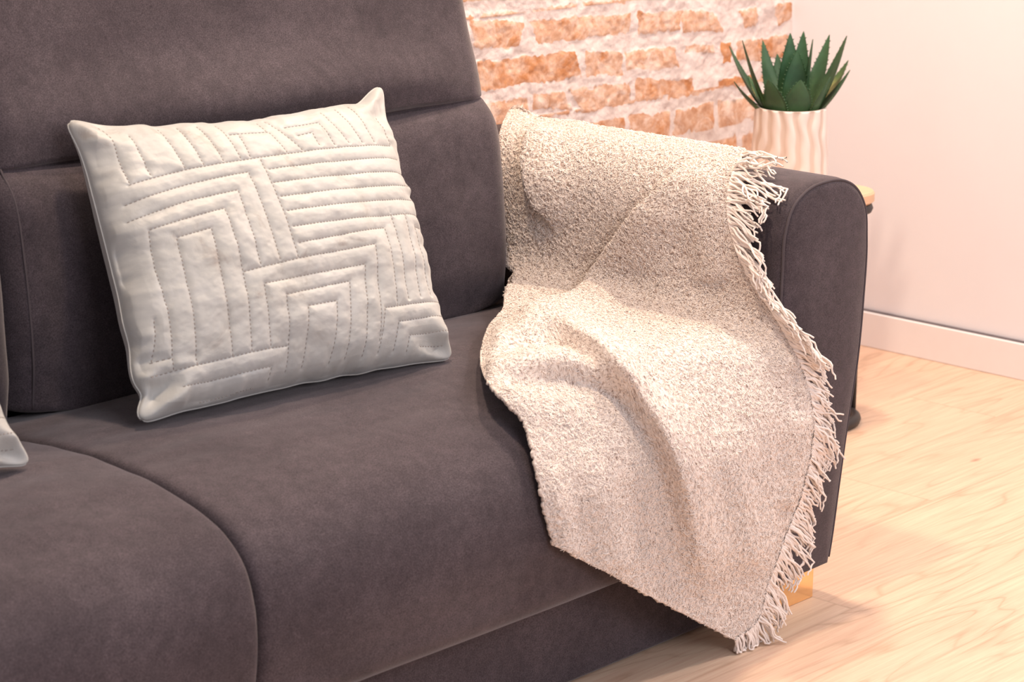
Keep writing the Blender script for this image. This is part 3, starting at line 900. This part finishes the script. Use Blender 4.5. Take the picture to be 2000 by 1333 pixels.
    Fq = np.stack([i+a+k, i+a+(k+1) % 3, i+a+3+(k+1) % 3, i+a+3+k], -1).reshape(-1, 4)
    fz_ = mesh_obj('boucle_loops', V.reshape(-1, 3), Fq, YARN, o)
    fz_['kind'] = 'stuff'
    return o
throw = build_throw()
def strand(p0, d, length, curl, seed, r=.0012, n=11, collide=True):
    rs = np.random.default_rng(seed)
    P = [p0]; dirv = d/np.linalg.norm(d)
    ph = rs.uniform(0, 6.28, 3); fr = rs.uniform(1.2, 2.6, 3)
    st = length/(n-1)
    for i in range(1, n):
        t = i/(n-1)
        w = curl*np.array([math.sin(ph[0]+fr[0]*t*5), math.sin(ph[1]+fr[1]*t*5), math.sin(ph[2]+fr[2]*t*5)])
        dd = dirv+w+np.array([0, 0, -.35*t])
        dd /= np.linalg.norm(dd)
        q_ = P[-1]+dd*st
        if collide:
            s = float(sd_all(q_[None])[0])
            if s < .004: q_ = q_+sd_grad(q_[None])[0]*(.004-s)
            if q_[2] < .003: q_[2] = .003
        P.append(q_)
    return np.array(P)
def build_fringe():
    rs = np.random.default_rng(5)
    K = 74
    vs = np.linspace(.004, .992, K)
    for k, v in enumerate(vs):
        vv = np.clip(np.array([v-.004, v, v+.004]), 0, 1)
        p, g, PX, PY = blanket_surface(np.array([1., 1., 1.]), vv)
        q_, _, _, _ = blanket_surface(np.array([.975]*3), vv)
        out = p[1]-q_[1]; out /= np.linalg.norm(out)
        al = p[2]-p[0]; al /= np.linalg.norm(al)+1e-9
        nrm = g[1]
        L = .046+.020*rs.random()+(.016 if v < .09 else 0)
        if v > .6: L *= .9
        if rs.random() < .15: L *= 1.35
        down = .25+.5*rs.random() if v > .12 else .0
        base_dir = out+al*down*.55+nrm*rs.uniform(.0, .45)+np.array([0, 0, -.15 if v > .1 else 0.0])
        if v > .95: base_dir = out*.4+np.array([0, 0, -1.0])
        parts = []
        ns = rs.integers(6, 10)
        width = .0105
        conv = rs.random() < .6
        tip = p[1]+base_dir/np.linalg.norm(base_dir)*L
        for s in range(ns):
            a = (s/(ns-1)-.5)*width*1.1
            p0 = p[1]+al*a-out*.003+nrm*rs.uniform(-.001, .001)
            d = (tip-p0)+al*rs.normal(0, .004)+nrm*rs.normal(0, .003) if conv else base_dir+al*rs.normal(0, .22)+nrm*rs.normal(0, .15)
            Ls = np.linalg.norm(tip-p0)*rs.uniform(.85, 1.12) if conv else L*rs.uniform(.7, 1.1)
            P = strand(p0, d, Ls, .30 if conv else .38, k*50+s)
            if conv and s % 2 == 0 and rs.random() < .5:   # loop back: doubled yarn
                B = strand(P[-1], -d+al*.4, Ls*.35, .5, k*50+s+25, n=6)
                P = np.concatenate([P, B[1:]])
            parts.append(tube_arrays(P, np.linspace(.0019, .0012, len(P)), 6))
        V, Fc = join_arrays(parts)
        t = mesh_obj('tassel', V, Fc, YARN, throw)
build_fringe()

# ------------------------------------------------------------------ quilted pillow
def homography(src, dst):
    A, b = [], []
    for (x, y), (u, v) in zip(src, dst):
        A.append([x, y, 1, 0, 0, 0, -u*x, -u*y]); b.append(u)
        A.append([0, 0, 0, x, y, 1, -v*x, -v*y]); b.append(v)
    h = np.linalg.solve(np.array(A, float), np.array(b, float))
    return np.append(h, 1).reshape(3, 3)
QL = [
 [(205, 440), (400, 398), (700, 353), (960, 317), (1222, 282)],
 [(150, 190), (212, 435)], [(232, 225), (285, 412)], [(335, 195), (405, 395)], [(400, 190), (472, 385)], [(470, 185), (540, 372)],
 [(540, 180), (605, 362)], [(575, 247), (725, 233), (778, 340)], [(610, 252), (640, 355)], [(700, 165), (718, 232)], [(730, 160), (785, 260), (838, 330)],
 [(785, 215), (915, 198), (965, 305)], [(822, 262), (880, 248), (903, 308)], [(930, 140), (1025, 295)], [(1000, 120), (1085, 288)], [(1065, 105), (1140, 282)], [(1180, 160), (1222, 282)],
 [(700, 408), (1255, 332)], [(712, 462), (1280, 385)], [(735, 517), (1290, 437)], [(755, 572), (1300, 490)], [(775, 630), (1320, 545)],
 [(797, 690), (1145, 617), (1210, 900)], [(605, 790), (800, 745), (1095, 685), (1160, 1030)],
 [(675, 363), (740, 560), (800, 745)], [(195, 512), (400, 458), (630, 415), (735, 750)], [(200, 578), (400, 522), (585, 487), (665, 768)],
 [(270, 618), (535, 555), (605, 790), (670, 1078)], [(270, 618), (300, 760), (345, 900), (400, 1132)], [(365, 655), (485, 627), (545, 870), (605, 1093)], [(365, 655), (430, 900), (480, 1118)],
 [(680, 835), (1060, 757), (1110, 1090)], [(680, 835), (735, 1062)], [(765, 875), (1005, 820), (1045, 1100)], [(765, 875), (828, 1150)], [(850, 915), (960, 893), (990, 1115)], [(850, 915), (885, 1135)],
 [(1175, 560), (1255, 870)], [(1238, 552), (1310, 855)], [(1290, 597), (1365, 840)], [(1290, 597), (1335, 590)],
 [(1155, 910), (1420, 855)], [(1155, 910), (1170, 1070)], [(1220, 955), (1440, 905)], [(1220, 955), (1232, 1060)], [(1280, 997), (1445, 962)], [(1280, 997), (1287, 1060)], [(1340, 1030), (1440, 1008)],
 [(322, 1147), (400, 1132), (670, 1078), (805, 1055)], [(430, 1195), (758, 1130), (768, 1180)], [(530, 1242), (720, 1200)], [(318, 1095), (388, 1084)], [(305, 945), (328, 1095)],
]
def make_pillow(name, c3, label, lines=QL, thick=.105, seed=0, mirror=False, res=520):
    """c3: four 3-D seam corners TL, TR, BR, BL"""
    TL, TR, BR, BL = [np.array(p, float) for p in c3]
    Hm = homography([(60, 170), (1225, 60), (1490, 1050), (325, 1300)], [(-1, 1), (1, 1), (1, -1), (-1, -1)])
    nrm = np.cross(BR-BL, TL-BL); nrm /= np.linalg.norm(nrm)
    W = np.linalg.norm(TR-TL)*.5+np.linalg.norm(BR-BL)*.5; Hh = np.linalg.norm(TL-BL)*.5+np.linalg.norm(TR-BR)*.5
    if nrm @ (CAM-TL) < 0: nrm = -nrm
    n = res
    a = np.linspace(-1, 1, n)
    a = np.sign(a)*(1-(1-np.abs(a))**1.12)
    U, V = np.meshgrid(a, a, indexing='ij')
    def uvlines():
        out = []
        for L in lines:
            P = np.array([(Hm@np.array([x, y, 1.0])) for x, y in L]); P = P[:, :2]/P[:, 2:]
            out.append(np.clip(P, -.985, .985))
        return out
    UL = uvlines()
    def place(U, V, off):
        # mid-edges pulled in, corners kept as ears
        pu = 1-.045*(1-V**2)**.8; pv = 1-.040*(1-U**2)**.8
        uu, vv = U*(1-(1-pu)*np.abs(U)**2), V*(1-(1-pv)*np.abs(V)**2)
        cc = np.exp(-((1-np.abs(U))**2+(1-np.abs(V))**2)/.016)
        uu = uu+np.sign(U)*cc*(.034+.012*np.sin(V*5+U*3+seed)); vv = vv+np.sign(V)*cc*(.035+.018*np.sin(U*3-V*2+seed))
        ew = np.maximum(np.abs(U), np.abs(V))**6
        uu = uu+ew*.010*noise(V*6, U*1.5, 0, 121+seed)*(1-cc); vv = vv+ew*.008*noise(U*8, V*1.5, 0, 122+seed)*(1-cc)
        vv = vv-.075*(1-U**2)**1.2*np.maximum(V, 0)**4
        vv = vv-.035*np.exp(-((1-U)-.20)**2/.006)*np.maximum(V, 0)**6
        uu = uu+.030*np.exp(-((1+V)-.17)**2/.004)*np.maximum(-U, 0)**5
        vv = vv+.03*np.exp(-(((1-U)**2+(1-V)**2))/.02)
        cut = np.exp(-((1-np.abs(U))+(1-np.abs(V)))/.045)
        uu = uu-np.sign(U)*.045*cut; vv = vv-np.sign(V)*.045*cut
        s, t = (uu+1)/2, (vv+1)/2
        P = (BL*((1-s)*(1-t))[..., None]+BR*(s*(1-t))[..., None]+TL*((1-s)*t)[..., None]+TR*(s*t)[..., None])
        return P+nrm*off[..., None]
    base = np.maximum((1-U**2)*(1-V**2), 0)
    prof = np.minimum(1-np.abs(U), .30)/.30*0+base**.44
    d = np.full(U.shape, 1e9)
    for P in UL:
        for i in range(len(P)-1):
            dd, _ = seg_dist(U*W/2, V*Hh/2, P[i]*[W/2, Hh/2], P[i+1]*[W/2, Hh/2]); d = np.minimum(d, dd)
    quilt = (1-np.exp(-d/.0042))
    fade = np.clip(base*6, 0, 1)
    wr_ = fbm(U*5+seed, V*5, 0, 101+seed)
    # puckers radiating in from the edges
    eu = np.exp(-(1-np.abs(U))/.13); ev = np.exp(-(1-np.abs(V))/.13)
    puck = .0095*eu*noise(V*7+U*1.5, U*2.5, 0, 103+seed)+.0040*eu*noise(V*19+U*3, U*4, 0, 106)+.006*ev*noise(U*9, V*2, 0, 104+seed)+.003*ev*noise(U*24, V*3, 0, 107)
    corner = np.exp(-((1-np.abs(U))**2+(1-np.abs(V))**2)/.05)
    cr = .015*corner*np.sin((np.abs(U)-np.abs(V))*16+np.sign(U)*1.3+V*2)
    off_f = thick*.5*prof*(1+.05*wr_)+.0034*quilt*fade+(puck+cr)*np.clip(base*30, 0, 1)+0.0011*fbm(U*11, V*11, 0, 105)*fade+.004*fbm(U*3.5, V*3.5, 0, 109+seed)*fade
    Pf = place(U, V, off_f)
    nb = 90
    ab = np.linspace(-1, 1, nb); Ub, Vb = np.meshgrid(ab, ab, indexing='ij')
    bb_ = np.maximum((1-Ub**2)*(1-Vb**2), 0)
    Pb = place(Ub, Vb, -thick*.42*bb_**.40)
    Ff = grid_faces(n, n); Fb = grid_faces(nb, nb, flip=True)
    v3, f3 = join_arrays([(Pf.reshape(-1, 3), Ff), (Pb.reshape(-1, 3), Fb)])
    root_loc = (BL+BR)/2
    root = empty(name, tuple(root_loc), label, 'pillow')
    o = reparent(mesh_obj('pillow_cover', v3, f3, SATIN), root)
    # seam around the rim
    ring = []
    tt = np.linspace(-1, 1, 80)
    for arr in ((tt, np.full(80, 1.)), (np.full(80, 1.), -tt), (-tt, np.full(80, -1.)), (np.full(80, -1.), tt)):
        ring.append(place(arr[0][:-1], arr[1][:-1], np.zeros(79)))
    s = tube('seam', np.concatenate(ring), .0012, SATIN, None, 6, closed=True)
    reparent(s, root)
    # stitches
    Vs, Fs, k = [], [], 0
    def surf(uv):
        i = np.interp(uv[0], a, np.arange(n)); j = np.interp(uv[1], a, np.arange(n))
        i0, j0 = int(min(i, n-2)), int(min(j, n-2)); fi, fj = i-i0, j-j0
        return (Pf[i0, j0]*(1-fi)*(1-fj)+Pf[i0+1, j0]*fi*(1-fj)+Pf[i0, j0+1]*(1-fi)*fj+Pf[i0+1, j0+1]*fi*fj)
    for P in UL:
        for i in range(len(P)-1):
            A, B = P[i], P[i+1]
            L = np.linalg.norm((B-A)*[W/2, Hh/2]); m = max(1, int(L/.0052))
            for q_ in range(m):
                t0, t1 = (q_+.25)/m, (q_+.72)/m
                p0, p1 = surf(A+(B-A)*t0), surf(A+(B-A)*t1)
                dirv = p1-p0; ln = np.linalg.norm(dirv)
                if ln < 1e-5: continue
                dirv /= ln; sd_ = np.cross(dirv, nrm); w = .0007; up = nrm*.0006
                c_ = [p0-sd_*w, p0+sd_*w, p1+sd_*w, p1-sd_*w]
                Vs += [c_[0]-nrm*.001, c_[1]-nrm*.001, c_[2]-nrm*.001, c_[3]-nrm*.001, c_[0]+up, c_[1]+up, c_[2]+up, c_[3]+up]
                Fs += [[k+4, k+5, k+6, k+7], [k, k+1, k+5, k+4], [k+1, k+2, k+6, k+5], [k+2, k+3, k+7, k+6], [k+3, k, k+4, k+7]]
                k += 8
    if Vs:
        st = reparent(mesh_obj('stitching', np.array(Vs), np.array(Fs), THREAD, smooth=False), root)
    return root
def P3(px, py, ax, val): return on(np.array(px), np.array(py), ax, val)
make_pillow('throw_pillow', [P3(138, 243, 1, .455), P3(742, 183, 1, .42), P3(884, 702, 2, .414), P3(272, 828, 2, .414)],
            'light silver-grey quilted pillow with stitched geometric lines, leaning on the back cushion', thick=.165)
# second pillow, mostly past the left edge of the picture
B2 = P3(50, 900, 2, .417)
q2 = [B2+np.array([-.62, .10, .36]), B2+np.array([-.085, .115, .34]), B2, B2+np.array([-.47, -.05, .006])]
make_pillow('throw_pillow', q2, 'silver-grey quilted pillow cut off by the left edge, only its lower corner showing', thick=.13, seed=9, res=300)

# ------------------------------------------------------------------ side table, pot and plant
TZ = .43
def rounded_rect(x0, x1, y0, y1, r, n=14):
    P = []
    for cx, cy, a0 in ((x1-r, y0+r, -90), (x1-r, y1-r, 0), (x0+r, y1-r, 90), (x0+r, y0+r, 180)):
        for k in range(n+1):
            a = math.radians(a0+90*k/n); P.append((cx+r*math.cos(a), cy+r*math.sin(a)))
    return np.array(P)
TX0, TX1, TY0, TY1 = .50, .814, .458, .745
def build_table():
    root = empty('side_table', ((TX0+TX1)/2, (TY0+TY1)/2, 0), 'small side table with light oak top and thin black steel frame, behind the sofa arm', 'table')
    R_ = rounded_rect(TX0, TX1, TY0, TY1, .055)
    c = R_.mean(0); n = len(R_)
    V = []
    for s, z in ((.02, TZ-.022), (.97, TZ-.022), (1, TZ-.018), (1, TZ-.004), (.985, TZ), (.02, TZ)):
        p = c+(R_-c)*s; V.append(np.stack([p[:, 0], p[:, 1], np.full(n, z)], -1))
    V = np.array(V).reshape(-1, 3)
    I, J = np.meshgrid(np.arange(5), np.arange(n), indexing='ij')
    a = I*n+J; b = I*n+(J+1) % n
    o = mesh_obj('tabletop', V, np.stack([a, b, b+n, a+n], -1).reshape(-1, 4), OAK, smooth=False); reparent(o, root)
    R2 = rounded_rect(TX0+.010, TX1-.010, TY0+.010, TY1-.010, .048)
    o = tube('top_frame', np.c_[R2, np.full(len(R2), TZ-.031)], .010, BLACK, None, 8, True); reparent(o, root)
    R3 = rounded_rect(TX0+.008, TX1-.008, TY0+.004, TY1-.008, .075)
    o = tube('base_ring', np.c_[R3, np.full(len(R3), .0105)], .0105, BLACK, None, 10, True); reparent(o, root)
    for (x, y) in ((TX1-.010, TY0+.046), (TX0+.008, TY0+.10), (TX1-.008, TY1-.07), (TX0+.008, TY1-.07)):
        o = tube('leg', [(x, y, .012), (x, y, TZ-.028)], .0068, BLACK, None, 8); reparent(o, root)
build_table()
PC = np.array([.63, .585])
pp = P3(1538, 222, 2, .5)   # depth reference only
def build_pot():
    # put the pot on the table where the photo shows it
    p = P3(1540, 345, 2, TZ)
    return p
pot_c = build_pot()
POTX, POTY = float(pot_c[0]), float(pot_c[1])
def pot_mesh():
    nA, nZ = 260, 70
    H = .128
    a = np.linspace(0, 2*np.pi, nA, endpoint=False); z = np.linspace(0, 1, nZ)
    A, Z = np.meshgrid(a, z, indexing='ij')
    rad = .0705-.0065*Z
    w = A+ .05*np.sin(Z*7+A*2.0)+.025*np.sin(Z*15+A*5)
    s = np.cos(w*15)
    rid = np.abs(s)**.7*np.sign(s)
    rad = rad+.0018*rid*sstep(0, .06, Z)*sstep(1.0, .985, Z)
    V = np.stack([POTX+rad*np.cos(A), POTY+rad*np.sin(A), TZ+.001+H*Z], -1)
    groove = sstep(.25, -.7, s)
    # rim turned inside
    r_in = .0625-.005
    rim = np.stack([POTX+r_in*np.cos(A[:, :1]), POTY+r_in*np.sin(A[:, :1]), Z[:, :1]*0+TZ+H+.0005], -1)
    inn = np.stack([POTX+(r_in-.001)*np.cos(A[:, :1]), POTY+(r_in-.001)*np.sin(A[:, :1]), Z[:, :1]*0+TZ+H-.02], -1)
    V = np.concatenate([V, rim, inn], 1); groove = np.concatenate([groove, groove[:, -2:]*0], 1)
    n2 = V.shape[1]
    Fc = [tuple(f) for f in grid_faces(nA, n2, wrap_u=True)]
    Fc.append(tuple(np.arange(nA)*n2)[::-1])
    root = empty('potted_agave', (POTX, POTY, TZ), 'artificial green agave in a pale wavy fluted pot, standing on the side table', 'plant')
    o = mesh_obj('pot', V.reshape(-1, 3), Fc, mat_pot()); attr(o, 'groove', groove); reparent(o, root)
    k = np.linspace(0, 2*np.pi, 40, endpoint=False)
    V = np.concatenate([[[POTX, POTY, TZ+H-.008]], np.stack([POTX+.057*np.cos(k), POTY+.057*np.sin(k), np.full(40, TZ+H-.012)], -1)])
    s_ = mesh_obj('soil', V, [(0, 1+i, 1+(i+1) % 40) for i in range(40)], SOIL); reparent(s_, root)
    return root, TZ+H
plant, RIMZ = pot_mesh()
LEAF = mat_leaf(); LEAFP = mat_leaf(True)
def leaf(tip, base, width, toward, seed, belly=.35, thickness=.006, bend=.0, mat=None):
    """thick tapering agave leaf from base to tip, its face turned 'toward'"""
    rs = np.random.default_rng(seed)
    nT, nS = 46, 13
    t = np.linspace(0, 1, nT)
    ax = tip-base; L = np.linalg.norm(ax); ax /= L
    side = np.cross(ax, toward); side /= np.linalg.norm(side)
    face = np.cross(side, ax)
    # centre line: rises, then curls outwards
    out = np.array([tip[0]-base[0], tip[1]-base[1], 0]); 
    ctrl = base+(tip-base)*.5+np.array([0, 0, bend*L])-out*bend*.6
    C_ = ((1-t)**2)[:, None]*base+(2*t*(1-t))[:, None]*ctrl+(t**2)[:, None]*tip
    w = width*np.where(t < belly, .68+.32*np.sin(t/belly*np.pi/2), 1)*np.where(t > belly, np.cos(np.clip((t-belly)/(1-belly), 0, 1)*np.pi/2)**.85, 1)+.0004
    s = np.linspace(-1, 1, nS)
    V, al = [], []
    for i in range(nT):
        c = C_[i]
        cup = .16*w[i]*(s**2)      # channelled face
        th = thickness*(1-t[i]*.8)*(1-s**2)
        V.append(c+side*(s*w[i])[:, None]+face*(cup)[:, None])
        al.append(np.full(nS, t[i]))
    Fr = np.array(V)
    Bk = Fr-face[None, None]*(thickness*(1-t*.85))[:, None, None]*np.sqrt(np.clip(1-s**2, 0, 1))[None, :, None]*1.0-face*.0004
    n0 = nT*nS
    Fc = [tuple(f) for f in grid_faces(nT, nS)]+[tuple(f) for f in grid_faces(nT, nS, off=n0, flip=True)]
    for i in range(nT-1):
        a_, b_ = i*nS, (i+1)*nS
        Fc.append((a_, b_, b_+n0, a_+n0)); a_, b_ = a_+nS-1, b_+nS-1
        Fc.append((a_, a_+n0, b_+n0, b_))
    Vv = np.concatenate([Fr.reshape(-1, 3), Bk.reshape(-1, 3)])
    al = np.concatenate(al+al)
    # marginal spines
    ex = []; k = len(Vv); exal = []
    for sg in (0, nS-1):
        for q_ in np.linspace(.30, .95, 11):
            i = int(q_*(nT-1)); e = Fr[i, sg]; sd_ = side*(1 if sg else -1)
            h = .0042*(1-.4*q_); b = .0018
            ex += [e-ax*b, e+ax*b, e+sd_*h+ax*h*.7, e-face*.0012]
            Fc += [(k, k+1, k+2), (k+1, k+3, k+2), (k+3, k, k+2)]; k += 4; exal += [q_*.9]*4
    Vv = np.concatenate([Vv, np.array(ex)]); al = np.r_[al, exal]
    o = mesh_obj('leaf', Vv, Fc, mat or LEAF); attr(o, 'along', al)
    return reparent(o, plant)
def build_leaves():
    base0 = np.array([POTX, POTY, RIMZ-.012])
    # (tip px in photo, depth towards(+)/away(-) from camera, half width)
    g = np.array([FW[0], FW[1], 0]); g /= np.linalg.norm(g)
    tips = [((250, 300), -.01, .0105), ((335, 262), .035, .0125), ((465, 262), -.05, .0100), ((645, 215), .00, .0125), ((732, 203), -.03, .0115), ((790, 255), .035, .0125),
            ((900, 225), -.05, .0105), ((1012, 232), .01, .0125), ((1022, 392), -.03, .0100), ((1032, 455), .02, .0110), ((280, 530), .015, .0115), ((372, 488), -.03, .0090),
            ((505, 515), .065, .0195), ((712, 520), .070, .0205), ((820, 420), -.06, .0100), ((560, 350), -.06, .0105), ((905, 500), .045, .0120), ((690, 330), .02, .0130)]
    D0 = (base0-CAM)@FW
    for k, ((cx, cy), dep, w) in enumerate(tips):
        px, py = cx/3.3325+1350, cy/3.3325
        d = px_dir(np.array(px), np.array(py))
        tip = CAM+d*(D0-dep)
        out = np.array([tip[0]-base0[0], tip[1]-base0[1], 0])
        o_ = out/(np.linalg.norm(out)+1e-6)
        base = base0+o_*min(.034, np.linalg.norm(out)*.55)-np.array([0, 0, .006])
        face = -o_*.55+np.array([0, 0, .75]) if dep < .03 else -o_*.8+np.array([0, 0, .5])
        # leaves show either their cupped inner face or their rounded back
        leaf(tip, base, w*(1.75 if w < .016 else 1.25), face if np.linalg.norm(out) > .02 else -g, 200+k, belly=.34 if w < .016 else .42, thickness=.006, bend=-.13 if np.linalg.norm(out) > .03 else 0, mat=LEAFP if k in (8, 11) else None)
build_leaves()
